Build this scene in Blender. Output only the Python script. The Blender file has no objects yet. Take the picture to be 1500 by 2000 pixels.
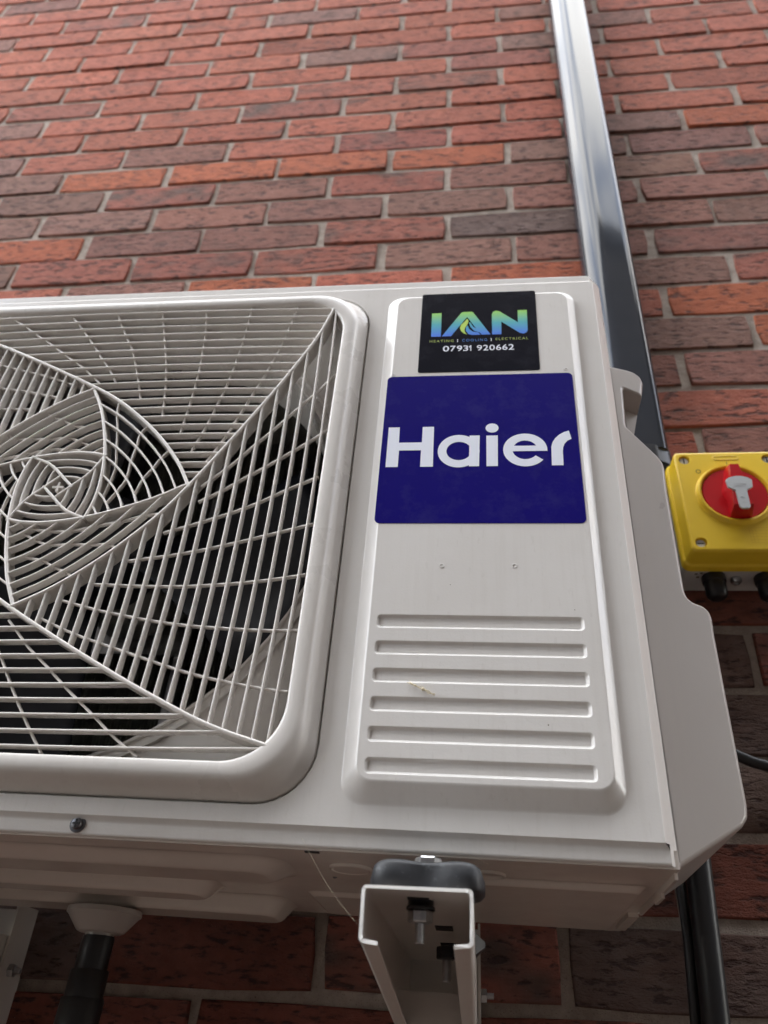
import bpy, bmesh, math, random
from mathutils import Vector, Matrix
random.seed(7)
S = bpy.context.scene
COL = S.collection
R = math.radians
MM = .001

# ------------------------------------------------------------------ camera
CR = ((0.993339, 0.102469, 0.052496), (-0.017000, 0.582400, -0.812720), (-0.113853, 0.806416, 0.580302))  # right, down, forward
rt, dn, fw = [Vector(v) for v in CR]
fw.normalize(); rt = (rt - fw * rt.dot(fw)).normalized(); up = rt.cross(fw)
CAM = Vector((.5986, -.8186, -2.3330))
cd = bpy.data.cameras.new('camera')
cam = bpy.data.objects.new('camera', cd); COL.objects.link(cam)
m = Matrix((rt, up, -fw)).transposed().to_4x4(); m.translation = CAM
cam.matrix_world = m
cd.sensor_fit = 'VERTICAL'; cd.sensor_height = 9.8; cd.sensor_width = 7.35
cd.lens = 9.8 * 1514.67 / 2000
cd.clip_start = .01; cd.clip_end = 500
cd.dof.use_dof = True; cd.dof.focus_distance = .60; cd.dof.aperture_fstop = 2.0
S.camera = cam

# ------------------------------------------------------------------ sky, sun, exposure
SUN_EL, SUN_AZ = R(32), R(20)            # the sun stands behind the house wall, veiled by cloud
w = bpy.data.worlds.new('World'); S.world = w; w.use_nodes = True
nt = w.node_tree; nt.nodes.clear()
def wn(t, **k):
    n = nt.nodes.new(t)
    for a, b in k.items(): setattr(n, a, b)
    return n
sky = wn('ShaderNodeTexSky', sky_type='NISHITA', sun_disc=False, sun_elevation=SUN_EL, sun_rotation=SUN_AZ)
tc = wn('ShaderNodeTexCoord')
mp = wn('ShaderNodeMapping'); mp.inputs['Scale'].default_value = (1, 1, 2.0)
nz = wn('ShaderNodeTexNoise'); nz.inputs['Scale'].default_value = 4.6; nz.inputs['Detail'].default_value = 6; nz.inputs['Roughness'].default_value = .55
rp = wn('ShaderNodeValToRGB'); rp.color_ramp.elements[0].position = .38; rp.color_ramp.elements[1].position = .55; rp.color_ramp.elements[0].color = (.28, .28, .28, 1)
mx = wn('ShaderNodeMix', data_type='RGBA'); mx.inputs['B'].default_value = (4.9, 4.85, 4.75, 1)
bg = wn('ShaderNodeBackground'); bg.inputs['Strength'].default_value = .12
ow = wn('ShaderNodeOutputWorld')
L = nt.links.new
L(tc.outputs['Generated'], mp.inputs['Vector']); L(mp.outputs['Vector'], nz.inputs['Vector'])
L(nz.outputs['Fac'], rp.inputs['Fac']); L(rp.outputs['Color'], mx.inputs['Factor'])
L(sky.outputs['Color'], mx.inputs['A']); L(mx.outputs['Result'], bg.inputs['Color']); L(bg.outputs['Background'], ow.inputs['Surface'])
sd = bpy.data.lights.new('sun', 'SUN'); sd.energy = .6; sd.angle = R(14); sd.color = (1, .96, .9)
sun = bpy.data.objects.new('sun', sd); COL.objects.link(sun)
sdir = Vector((math.sin(SUN_AZ) * math.cos(SUN_EL), math.cos(SUN_AZ) * math.cos(SUN_EL), math.sin(SUN_EL)))
sun.rotation_euler = sdir.to_track_quat('Z', 'Y').to_euler()
V = S.view_settings
V.view_transform = 'Standard'; V.look = 'None'; V.gamma = 1; V.use_curve_mapping = False
V.exposure = 3.88

# ------------------------------------------------------------------ materials
def mat(name, col=(.5, .5, .5), rough=.5, metal=0., spec=.5, build=None, ior=1.5):
    mt = bpy.data.materials.new(name); mt.use_nodes = True
    n = mt.node_tree; b = n.nodes['Principled BSDF']
    b.inputs['Base Color'].default_value = (*col, 1); b.inputs['Roughness'].default_value = rough
    b.inputs['Metallic'].default_value = metal; b.inputs['Specular IOR Level'].default_value = spec; b.inputs['IOR'].default_value = ior
    if build: build(n, b)
    return mt
def N(n, t, **k):
    x = n.nodes.new(t)
    for a, b in k.items():
        if a in x.inputs.keys() if hasattr(x.inputs, 'keys') else False: x.inputs[a].default_value = b
        else: setattr(x, a, b)
    return x
def noise(n, scale, detail=3, rough=.5, sc=(1, 1, 1), coord='Object', off=None):
    t = N(n, 'ShaderNodeTexCoord'); mpn = N(n, 'ShaderNodeMapping'); mpn.inputs['Scale'].default_value = sc
    n.links.new(t.outputs[coord], mpn.inputs['Vector'])
    if off is not None: n.links.new(off, mpn.inputs['Location'])
    x = N(n, 'ShaderNodeTexNoise'); x.inputs['Scale'].default_value = scale; x.inputs['Detail'].default_value = detail; x.inputs['Roughness'].default_value = rough
    n.links.new(mpn.outputs['Vector'], x.inputs['Vector'])
    return x.outputs['Fac']
def ramp(n, fac, p0, p1, c0=(0, 0, 0), c1=(1, 1, 1)):
    r = N(n, 'ShaderNodeValToRGB'); e = r.color_ramp.elements
    e[0].position = p0; e[1].position = p1; e[0].color = (*c0, 1); e[1].color = (*c1, 1)
    n.links.new(fac, r.inputs['Fac']); return r.outputs['Color']
def mixc(n, fac, a, b, mode='MIX'):
    x = N(n, 'ShaderNodeMix', data_type='RGBA', blend_type=mode)
    for s, v in (('Factor', fac), ('A', a), ('B', b)):
        if isinstance(v, (int, float)): x.inputs[s].default_value = v
        elif isinstance(v, tuple): x.inputs[s].default_value = (*v, 1)
        else: n.links.new(v, x.inputs[s])
    return x.outputs['Result']
def mth(n, op, a, b=0.):
    x = N(n, 'ShaderNodeMath', operation=op)
    for i, v in enumerate((a, b)):
        if isinstance(v, (int, float)): x.inputs[i].default_value = v
        else: n.links.new(v, x.inputs[i])
    return x.outputs[0]
def bump(n, b, h, dist, strength=1., prev=None):
    x = N(n, 'ShaderNodeBump'); x.inputs['Distance'].default_value = dist; x.inputs['Strength'].default_value = strength
    n.links.new(h, x.inputs['Height'])
    if prev is not None: n.links.new(prev, x.inputs['Normal'])
    n.links.new(x.outputs['Normal'], b.inputs['Normal']); return x.outputs['Normal']

def brick_nodes(vcol):
    def f(n, b):
        if vcol:
            at = N(n, 'ShaderNodeAttribute', attribute_name='tint'); base, amt = at.outputs['Color'], at.outputs['Alpha']; off = None
        else:
            oi = N(n, 'ShaderNodeObjectInfo'); base, amt = oi.outputs['Color'], oi.outputs['Alpha']
            cx = N(n, 'ShaderNodeCombineXYZ')
            for i, k in enumerate((37., 11., 23.)): n.links.new(mth(n, 'MULTIPLY', oi.outputs['Random'], k), cx.inputs[i])
            off = cx.outputs[0]
        big = noise(n, 9, 3, .55, (1, 1, 2.0), off=off)
        dk = ramp(n, mth(n, 'ADD', big, mth(n, 'MULTIPLY', mth(n, 'SUBTRACT', amt, .5), .45)), .48, .68)
        c = mixc(n, dk, base, (.145, .083, .066))
        mid = noise(n, 45, 4, .6, (1, 1, 1.6), off=off)
        c = mixc(n, ramp(n, mid, .35, .7), c, mixc(n, 1., c, (.72, .66, .64), 'MULTIPLY'))
        fl = noise(n, 88, 4, .62, (.55, 1, 1.8), off=off)
        flk = ramp(n, fl, .54, .63)
        c = mixc(n, mth(n, 'MULTIPLY', flk, .80), c, (.050, .022, .018))
        gr = noise(n, 420, 4, .75, off=off)
        c = mixc(n, ramp(n, gr, .68, .75), c, (.46, .35, .30))
        n.links.new(c, b.inputs['Base Color'])
        h = mth(n, 'SUBTRACT', mth(n, 'MULTIPLY', gr, .55), mth(n, 'MULTIPLY', ramp(n, fl, .52, .68), 1.0))
        h = mth(n, 'ADD', h, mth(n, 'MULTIPLY', noise(n, 160, 4, .65, (.6, 1, 1.7), off=off), .9))
        bump(n, b, h, .0032, 1.)
    return f
M = {}
M['brick'] = mat('brick clay', rough=.85, spec=.35, build=brick_nodes(False))
M['brick_far'] = mat('brick clay far', rough=.85, spec=.35, build=brick_nodes(True))
def mortar_nodes(n, b):
    c = mixc(n, ramp(n, noise(n, 60, 4, .6), .35, .68), (.36, .30, .255), (.51, .44, .38))
    c = mixc(n, ramp(n, noise(n, 700, 2, .6), .62, .7), c, (.16, .13, .11))
    n.links.new(c, b.inputs['Base Color'])
    bump(n, b, mth(n, 'ADD', noise(n, 480, 3, .7), noise(n, 90, 3, .6)), .003, .9)
M['mortar'] = mat('sandy mortar', rough=.95, spec=.2, build=mortar_nodes)
def paint(col, peel=.00006, rough=.3, dirt=.12):
    def f(n, b):
        g = ramp(n, noise(n, 7, 5, .65), .42, .75)
        sm = ramp(n, noise(n, 300, 2, .5, (1, 1, .25)), .66, .72)
        c = mixc(n, mth(n, 'MULTIPLY', g, dirt), col, (.42, .37, .32))
        c = mixc(n, mth(n, 'MULTIPLY', sm, .10), c, (.40, .36, .31))
        c = mixc(n, mth(n, 'MULTIPLY', ramp(n, noise(n, 1.0, 5, .7, (110, 110, 3)), .50, .74), .13), c, (.45, .40, .34))
        n.links.new(c, b.inputs['Base Color'])
        rr = N(n, 'ShaderNodeMapRange'); rr.inputs['To Min'].default_value = rough - .05; rr.inputs['To Max'].default_value = rough + .10
        n.links.new(noise(n, 22, 4, .6), rr.inputs['Value']); n.links.new(rr.outputs[0], b.inputs['Roughness'])
        bump(n, b, noise(n, 650, 2, .5), peel, 1.)
    return f
M['paint'] = mat('powder coated steel', build=paint((.70, .67, .635), rough=.18, dirt=.16))
M['plastic'] = mat('moulded beige plastic', build=paint((.66, .625, .585), .00003, .26, .18))
M['slat'] = mat('slat plastic', build=paint((.70, .66, .615), .00003, .24, .12))
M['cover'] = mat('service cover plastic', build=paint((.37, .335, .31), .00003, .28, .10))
M['pan'] = mat('base pan steel', build=paint((.62, .56, .505), .00004, .20, .35))
M['white_steel'] = mat('white bracket steel', build=paint((.60, .56, .515), .00005, .35, .15))
M['edge'] = mat('white rim highlight', build=paint((.84, .82, .78), .00008, .4, .05))  # whiter than the arm: chipped paint plus a caught highlight put into the colour
def flat_sticker(col, rough):
    def f(n, b):
        c = mixc(n, mth(n, 'MULTIPLY', ramp(n, noise(n, 40, 5, .7), .5, .8), .06), col, (.25, .25, .3))
        n.links.new(c, b.inputs['Base Color'])
        bump(n, b, noise(n, 60, 2, .5), .0001, .5)
    return mat('vinyl sticker', col, rough, spec=.25, build=f)
M['navy'] = flat_sticker((.007, .004, .140), .2); M['navy'].node_tree.nodes['Principled BSDF'].inputs['Specular IOR Level'].default_value = .16
M['black_vinyl'] = flat_sticker((.005, .006, .012), .16); M['black_vinyl'].node_tree.nodes['Principled BSDF'].inputs['Specular IOR Level'].default_value = .14
M['white_print'] = mat('white print', (.82, .84, .92), .3)
def grad(n, b):
    t = N(n, 'ShaderNodeTexCoord'); sp = N(n, 'ShaderNodeSeparateXYZ'); n.links.new(t.outputs['Object'], sp.inputs[0])
    r = N(n, 'ShaderNodeMapRange'); r.inputs['From Min'].default_value = .464; r.inputs['From Max'].default_value = .498
    n.links.new(sp.outputs['Z'], r.inputs['Value'])
    q = N(n, 'ShaderNodeValToRGB'); e = q.color_ramp.elements
    e[0].position = 0; e[0].color = (.006, .13, .72, 1); e[1].position = 1; e[1].color = (.27, .62, .05, 1)
    k = q.color_ramp.elements.new(.5); k.color = (.02, .36, .42, 1)
    n.links.new(r.outputs[0], q.inputs['Fac']); n.links.new(q.outputs['Color'], b.inputs['Base Color'])
M['grad'] = mat('green to blue print', rough=.4, build=grad)
M['green_print'] = mat('green print', (.33, .40, .06), .45)
M['lime_print'] = mat('lime print', (.42, .62, .05), .45)
M['blue_print'] = mat('blue print', (.03, .17, .55), .45)
def yel(n, b): bump(n, b, noise(n, 900, 2, .5), .00005, .8)
M['yellow'] = mat('yellow plastic', (.82, .56, .03), .34, build=yel)
M['red'] = mat('red plastic', (.50, .008, .014), .22)
M['tag'] = mat('grey slider', (.50, .52, .53), .45)
M['grey_box'] = mat('grey plastic box', (.58, .57, .55), .5)
M['print_dark'] = mat('dark print', (.10, .08, .02), .6)
M['emboss'] = mat('embossed yellow', (.66, .41, .015), .45)
M['black'] = mat('black plastic', (.010, .010, .012), .32)
def rub(n, b):
    c = mixc(n, ramp(n, noise(n, 120, 5, .7), .56, .72), (.018, .019, .022), (.11, .115, .125))
    n.links.new(c, b.inputs['Base Color']); bump(n, b, noise(n, 300, 3, .6), .0003, .7)
M['rubber'] = mat('black rubber', rough=.5, build=rub)
M['lag'] = mat('black hose', (.014, .014, .015), .38)
def zinc(n, b):
    n.links.new(ramp(n, noise(n, 200, 3, .6), .3, .7, (.42, .43, .44), (.62, .63, .64)), b.inputs['Base Color'])
M['zinc'] = mat('zinc steel', rough=.32, metal=1., build=zinc)
M['screw'] = mat('dark screw', (.16, .16, .17), .28, metal=.9)
def trk(n, b):
    n.links.new(ramp(n, noise(n, 5, 4, .6), .3, .7, (.022, .025, .032), (.032, .035, .042)), b.inputs['Base Color'])
    rr = N(n, 'ShaderNodeMapRange'); rr.inputs['To Min'].default_value = .045; rr.inputs['To Max'].default_value = .10
    n.links.new(noise(n, 14, 4, .6), rr.inputs['Value']); n.links.new(rr.outputs[0], b.inputs['Roughness'])
M['trunk'] = mat('gloss anthracite plastic', rough=.08, spec=.25, ior=1.5, build=trk)
M['coil'] = mat('coil fins', (.26, .26, .225), .6)
M['fan'] = mat('fan plastic', (.010, .011, .017), .45)
M['shroud'] = mat('galvanised inner', (.30, .295, .265), .4, metal=.2)
M['web'] = mat('cobweb', (.72, .63, .44), .8)
M['dark'] = mat('dark void', (.008, .008, .008), .8)

# ------------------------------------------------------------------ helpers
def link(name, me, mt, parent=None, loc=None, smooth=None, sharp=None):
    if smooth is True:
        for p in me.polygons: p.use_smooth = True
    if sharp: me.set_sharp_from_angle(angle=R(sharp))
    o = bpy.data.objects.new(name, me)
    if mt is not None and not me.materials: me.materials.append(mt)
    COL.objects.link(o)
    if parent: o.parent = parent
    if loc is not None: o.location = loc
    return o
class MB:
    def __init__(s): s.v = []; s.f = []; s.s = []
    def add(s, v, f, smooth=True):
        o = len(s.v); s.v += [tuple(p) for p in v]
        for q in f: s.f.append([i + o for i in q]); s.s.append(smooth)
        return s
    def box(s, a, b, smooth=False):
        (x0, y0, z0), (x1, y1, z1) = a, b
        v = [(x, y, z) for x in (x0, x1) for y in (y0, y1) for z in (z0, z1)]
        return s.add(v, [(0, 1, 3, 2), (4, 6, 7, 5), (0, 4, 5, 1), (2, 3, 7, 6), (0, 2, 6, 4), (1, 5, 7, 3)], smooth)
    def loft(s, loops, cap0=False, cap1=False, closed=True, smooth=True):
        n = len(loops[0]); v = [p for l in loops for p in l]; f = []
        for i in range(len(loops) - 1):
            for j in range(n if closed else n - 1):
                k = (j + 1) % n
                f.append((i * n + j, i * n + k, (i + 1) * n + k, (i + 1) * n + j))
        s.add(v, f, smooth)
        b = len(s.v) - len(v)
        if cap0: s.f.append([b + j for j in range(n)][::-1]); s.s.append(False)
        if cap1: s.f.append([b + (len(loops) - 1) * n + j for j in range(n)]); s.s.append(False)
        return s
    def fill(s, loops, smooth=False):
        """planar fill between closed loops lying in one plane"""
        bm = bmesh.new(); es = []
        for l in loops:
            vs = [bm.verts.new(p) for p in l]
            es += [bm.edges.new((vs[i], vs[(i + 1) % len(vs)])) for i in range(len(vs))]
        bmesh.ops.triangle_fill(bm, use_beauty=True, edges=es)
        bm.verts.index_update()
        s.add([v.co[:] for v in bm.verts], [[v.index for v in f.verts] for f in bm.faces], smooth)
        bm.free(); return s
    def tube(s, path, r, n=10, cap=True):
        path = [Vector(p) for p in path]; loops = []
        rr = r if isinstance(r, (list, tuple)) else [r] * len(path)
        ref = None
        for i, p in enumerate(path):
            d = (path[min(i + 1, len(path) - 1)] - path[max(i - 1, 0)]).normalized()
            if ref is None: ref = d.orthogonal().normalized()
            a = (ref - d * ref.dot(d)).normalized(); ref = a; b = d.cross(a)
            loops.append([p + (a * math.cos(2 * math.pi * k / n) + b * math.sin(2 * math.pi * k / n)) * rr[i] for k in range(n)])
        return s.loft(loops, cap, cap)
    def lathe(s, prof, axis='y', c=(0, 0, 0), n=24, cap0=False, cap1=False):
        loops = []
        for r, h in prof:
            l = []
            for k in range(n):
                a = 2 * math.pi * k / n; q = (r * math.cos(a), r * math.sin(a))
                l.append({'y': (c[0] + q[0], c[1] + h, c[2] + q[1]), 'z': (c[0] + q[0], c[1] + q[1], c[2] + h), 'x': (c[0] + h, c[1] + q[0], c[2] + q[1])}[axis])
            loops.append(l)
        return s.loft(loops, cap0, cap1)
    def mesh(s, name, sharp=None, weld=1e-6):
        me = bpy.data.meshes.new(name); me.from_pydata(s.v, [], s.f); me.polygons.foreach_set('use_smooth', s.s); me.validate()
        bm = bmesh.new(); bm.from_mesh(me)
        if weld: bmesh.ops.remove_doubles(bm, verts=bm.verts, dist=weld)
        bmesh.ops.recalc_face_normals(bm, faces=bm.faces)
        bm.to_mesh(me); bm.free()
        if sharp:
            fl_ = [p.use_smooth for p in me.polygons]; me.set_sharp_from_angle(angle=R(sharp)); me.polygons.foreach_set('use_smooth', fl_); me.update()
        return me
    def obj(s, name, mt, parent=None, loc=None, sharp=None, weld=1e-6): return link(name, s.mesh(name, sharp, weld), mt, parent, loc)
def rrect(x0, x1, z0, z1, r, y=0., n=6):
    p = []
    rs = r if isinstance(r, (tuple, list)) else [r] * 4
    for (cx, cz, a0), q in zip(((x1, z1, 0), (x0, z1, 90), (x0, z0, 180), (x1, z0, 270)), rs):
        sx = -1 if cx == x1 else 1; sz = -1 if cz == z1 else 1
        for k in range(n + 1):
            a = R(a0 + 90 * k / n); p.append((cx + sx * q + q * math.cos(a), y, cz + sz * q + q * math.sin(a)))
    return p
def lerp(a, b, t): return a + (b - a) * t
def thing(name, label, cat, loc=(0, 0, 0), rot=(0, 0, 0), group=None):
    o = bpy.data.objects.new(name, None); COL.objects.link(o); o.location = loc; o.rotation_euler = rot; o.empty_display_size = .05
    o['label'] = label; o['category'] = cat
    if group: o['group'] = group
    return o
def tag(o, label, cat, group=None):
    o['label'] = label; o['category'] = cat
    if group: o['group'] = group
    return o
def smooth_path(pts, n):
    """Catmull-Rom through 2-D points"""
    P = [Vector(p) for p in pts]; P = [P[0] * 2 - P[1]] + P + [P[-1] * 2 - P[-2]]; out = []
    segs = len(P) - 3
    for i in range(n + 1):
        t = i / n * segs; k = min(int(t), segs - 1); t -= k
        a, b, c, d = P[k:k + 4]
        out.append(.5 * ((2 * b) + (c - a) * t + (2 * a - 5 * b + 4 * c - d) * t * t + (3 * b - a - 3 * c + d) * t ** 3))
    return out
def flat(name, contours, y, mt, parent, thick=.00012):
    """printed shape: filled 2-D contours in the x-z plane, a hair thick"""
    cu = bpy.data.curves.new(name, 'CURVE'); cu.dimensions = '2D'; cu.fill_mode = 'BOTH'; cu.extrude = thick / 2
    for c in contours:
        sp = cu.splines.new('POLY'); sp.points.add(len(c) - 1); sp.use_cyclic_u = True
        for q, p in zip(sp.points, c): q.co = (p[0], p[1], 0, 1)
    return curve_mesh(name, cu, y, mt, parent)
def curve_mesh(name, cu, y, mt, parent, place=None):
    tmp = bpy.data.objects.new('tmp', cu); COL.objects.link(tmp)
    dg = bpy.context.evaluated_depsgraph_get()
    me = bpy.data.meshes.new_from_object(tmp.evaluated_get(dg)); bpy.data.objects.remove(tmp); bpy.data.curves.remove(cu)
    if place:
        xs = [v.co.x for v in me.vertices]; ys = [v.co.y for v in me.vertices]
        x0, x1, z0, z1 = place
        for v in me.vertices:
            v.co.x = x0 + (v.co.x - min(xs)) / (max(xs) - min(xs)) * (x1 - x0); v.co.y = z0 + (v.co.y - min(ys)) / (max(ys) - min(ys)) * (z1 - z0)
    for v in me.vertices: v.co = (v.co.x, y - v.co.z, v.co.y)
    me.materials.clear(); me.materials.append(mt); me.name = name
    o = bpy.data.objects.new(name, me); COL.objects.link(o); o.parent = parent
    return o
def text(name, body, x0, x1, z0, z1, y, mt, parent, spacing=1., bold=0.):
    cu = bpy.data.curves.new(name, 'FONT'); cu.body = body; cu.size = 1; cu.extrude = .00005; cu.space_character = spacing; cu.offset = bold; cu.resolution_u = 4
    return curve_mesh(name, cu, y, mt, parent, (x0, x1, z0, z1))
def arc(cx, cz, rx, rz, a0, a1, n=20):
    return [(cx + rx * math.cos(R(lerp(a0, a1, i / n))), cz + rz * math.sin(R(lerp(a0, a1, i / n)))) for i in range(n + 1)]

# ------------------------------------------------------------------ setting
GZ = -3.9
g = MB().box((-40, -40, GZ - .2), (40, 40, GZ)).obj('ground', mat('paving', (.075, .055, .042), .9)); g['kind'] = 'structure'
oh = MB()
oh.box((-3.2, -12, GZ), (3.6, -3.4, 3.3)); oh.box((3.1, -3.4, GZ), (7, -.85, 2.2)); oh.box((3.6, -12, GZ), (9, -3.41, 2.6))  # side block and right extension: unseen, added to cut light from the right
oh.add([(-3.4, -3.2, 3.31), (3.8, -3.2, 3.31), (3.8, -7.6, 5.1), (-3.4, -7.6, 5.1), (-3.4, -12.2, 3.31), (3.8, -12.2, 3.31)], [(0, 1, 2, 3), (3, 2, 5, 4), (0, 3, 4), (1, 5, 2)], False)
gw = MB().box((-5.2, -3.4, GZ), (-4.6, -.02, -.9)).obj('left_light_block', mat('light block surface', (.05, .045, .04), .9)); gw['kind'] = 'structure'  # unseen block, added on the left to hold back low light
o = oh.obj('opposite_house_and_light_block', mat('neighbour brick', (.045, .040, .037), .9)); o['kind'] = 'structure'

# ------------------------------------------------------------------ brick wall
BW, BH, PX, PZ = .2175, .0672, .225, .075
wall = thing('brick_wall', 'house wall of red and purple-brown bricks behind the outdoor unit', 'wall')
WX0, WX1, WZ0, WZ1 = -2.6, 2.9, GZ, 2.55
mo = MB(); mo.box((WX0, .0042, WZ0), (WX1, .30, WZ1)); mo.obj('mortar', M['mortar'], wall)
def brick_shape(w_, h_, rnd, npts=12):
    out = []
    base = [(-.5, -.5), (-.2, -.5), (.12, -.5), (.5, -.5), (.5, .0), (.5, .5), (.22, .5), (-.1, .5), (-.5, .5), (-.5, .02)]
    for i, (a, b) in enumerate(base):
        corner = abs(a) == .5 and abs(b) == .5
        j = .0016 if not corner else .0022
        x = a * w_ - (math.copysign(min(.0030, abs(rnd.gauss(0, j))) + (.0012 if corner else 0), a) if abs(a) == .5 else 0)
        z = b * h_ - (math.copysign(min(.0024, abs(rnd.gauss(0, j * .7))) + (.0012 if corner else 0), b) if abs(b) == .5 else 0)
        out.append((x, z))
    front = [(x * (1 - .0018 / w_ * 2), z * (1 - .0016 / h_ * 2)) for x, z in out]
    ty, tz = rnd.gauss(0, .006), rnd.gauss(0, .012)
    l0 = [(x, .012, z) for x, z in out]; l1 = [(x, .0022 + x * ty + z * tz, z) for x, z in out]; l2 = [(x, x * ty + z * tz, z) for x, z in front]
    return l0, l1, l2
rb = random.Random(3)
BM = []
for i in range(26):
    a = MB(); a.loft(list(brick_shape(BW, BH, rb)), False, True)
    BM.append(a.mesh('brick', None, 0))
    BM[-1].materials.append(M['brick'])
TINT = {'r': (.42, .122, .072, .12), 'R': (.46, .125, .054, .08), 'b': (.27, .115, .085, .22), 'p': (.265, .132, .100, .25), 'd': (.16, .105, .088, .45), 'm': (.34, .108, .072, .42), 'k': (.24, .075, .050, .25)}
def row(r, u0, s): return {(r, u0 + i): c for i, c in enumerate(s)}
BC = {}
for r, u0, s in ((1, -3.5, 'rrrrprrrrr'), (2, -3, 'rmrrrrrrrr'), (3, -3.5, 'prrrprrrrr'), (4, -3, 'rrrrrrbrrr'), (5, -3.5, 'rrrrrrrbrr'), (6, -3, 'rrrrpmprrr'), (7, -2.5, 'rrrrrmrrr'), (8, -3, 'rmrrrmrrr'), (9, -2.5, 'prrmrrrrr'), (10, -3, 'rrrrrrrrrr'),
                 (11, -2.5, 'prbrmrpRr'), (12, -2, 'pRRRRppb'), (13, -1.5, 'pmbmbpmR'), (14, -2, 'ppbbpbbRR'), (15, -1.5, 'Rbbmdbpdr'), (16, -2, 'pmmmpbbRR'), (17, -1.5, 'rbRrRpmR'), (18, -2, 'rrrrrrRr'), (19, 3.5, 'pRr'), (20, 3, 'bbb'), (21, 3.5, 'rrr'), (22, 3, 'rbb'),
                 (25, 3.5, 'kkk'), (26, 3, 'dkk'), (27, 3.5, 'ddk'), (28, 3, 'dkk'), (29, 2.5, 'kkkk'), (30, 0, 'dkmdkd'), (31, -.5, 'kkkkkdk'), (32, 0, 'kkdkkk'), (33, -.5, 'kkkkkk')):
    BC.update(row(r, u0, s))
def project(p):
    d = Vector(p) - CAM; z = d.dot(fw)
    if z < .05: return None
    f = 1514.67
    return 750 + f * d.dot(rt) / z, 1000 - f * d.dot(up) / z
def hidden(q):   # behind the body of the unit, seen from the photograph's side
    x, y = q
    return 600 < y < 1780 and x < 1180 + .13 * (y - 560) + (60 if y > 900 else 0)
far = MB(); fcol = []
nb = 0
rr_ = random.Random(11)
r0, r1 = int(-WZ1 / PZ) + 1, int(-WZ0 / PZ)
for r in range(r0, r1):
    off = 0 if r % 2 == 0 else .5
    u = math.floor(WX0 / PX) + 1 + off
    while (u + 1) * PX < WX1:
        cx, cz = (u + .5) * PX + rr_.gauss(0, .0014), -r * PZ + rr_.gauss(0, .0009)
        code = BC.get((r, u)) or ('k' if r > 24 else rr_.choice('rrrrrrrrRbm'))  # lower courses take a darker red: shade beneath the unit put into the tint
        t = TINT[code]; j = rr_.gauss(0, .07)
        tint = tuple(max(.01, c * (1 + j + rr_.gauss(0, .02))) for c in t[:3]) + (min(1, max(0, t[3] + rr_.gauss(0, .07))),)
        qs = [project((cx + a * BW / 2, 0, cz + b * BH / 2)) for a in (-1, 0, 1) for b in (-1, 1)]
        qs = [q for q in qs if q]
        seen = any(-10 < q[0] < 1510 and -10 < q[1] < 2010 and not hidden(q) for q in qs)
        dy = max(-.0022, min(.0012, rr_.gauss(0, .0011)))
        if seen and nb < 298:
            o = bpy.data.objects.new('brick', rr_.choice(BM)); COL.objects.link(o); o.parent = wall
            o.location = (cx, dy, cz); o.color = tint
            if rr_.random() < .5: o.rotation_euler = (0, R(rr_.gauss(0, .25)), 0)
            else: o.rotation_euler = (0, R(180 + rr_.gauss(0, .25)), 0)
            nb += 1
        else:
            me = rr_.choice(BM); b0 = len(far.v)
            far.v += [(v.co.x + cx, v.co.y + dy, v.co.z + cz) for v in me.vertices]
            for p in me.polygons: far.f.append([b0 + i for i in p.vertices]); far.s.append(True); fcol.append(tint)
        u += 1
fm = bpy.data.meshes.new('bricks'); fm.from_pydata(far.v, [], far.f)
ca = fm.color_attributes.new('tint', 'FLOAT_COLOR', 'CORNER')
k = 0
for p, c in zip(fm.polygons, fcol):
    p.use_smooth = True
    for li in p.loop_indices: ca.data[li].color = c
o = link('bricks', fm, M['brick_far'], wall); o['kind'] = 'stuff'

# ------------------------------------------------------------------ pipe trunking
TILT = R(.95)
tk = thing('pipe_trunking', 'glossy grey pipe trunking running up the brick wall above the unit', 'trunking', (.7718, 0, -1.69), (0, TILT, 0))
H = 2.9
def prof_extr(mb, prof, z0, z1, cap=True):
    mb.loft([[(x, y, z0) for x, y in prof], [(x, y, z1) for x, y in prof]], cap, cap)
def rounded(poly, r, n=4):
    out = []
    for i, p in enumerate(poly):
        p = Vector(p); a = Vector(poly[i - 1]) - p; b = Vector(poly[(i + 1) % len(poly)]) - p
        q = min(r if not isinstance(r, (list, tuple)) else r[i], a.length * .45, b.length * .45)
        s, e = p + a.normalized() * q, p + b.normalized() * q
        for k in range(n + 1):
            t = k / n; out.append(tuple((1 - t) ** 2 * s + 2 * t * (1 - t) * p + t * t * e))
    return out
base = MB(); prof_extr(base, [(0, -.001), (0, -.030), (.0015, -.030), (.0015, -.003), (.0715, -.003), (.0715, -.030), (.073, -.030), (.073, -.001)], 0, H); base.obj('base_channel', M['trunk'], tk)
lid = MB(); prof_extr(lid, rounded([(-.0014, -.012), (-.0014, -.031), (.0200, -.0535), (.0665, -.0535), (.0744, -.0375), (.0744, -.012), (.073, -.012), (.073, -.034), (.0, -.034), (.0, -.012)], [.0006, .009, .0120, .009, .007, .0006, .0002, .001, .001, .0002], 9), 0.001, H); lid.obj('lid', M['trunk'], tk, sharp=40)
cf = MB(); prof_extr(cf, rounded([(-.003, -.002), (-.003, -.042), (.019, -.0565), (.051, -.0565), (.076, -.042), (.076, -.002)], [.001, .010, .006, .006, .010, .001], 5), -.020, .004); cf.obj('end_collar', M['black'], tk, sharp=40)
lg = MB(); lg.tube([(.036, -.028, -.018), (.036, -.028, -.10), (.03, -.03, -.22), (.0, -.05, -.30)], .024, 14); lg.obj('pipe_lagging', M['lag'], tk)

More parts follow.
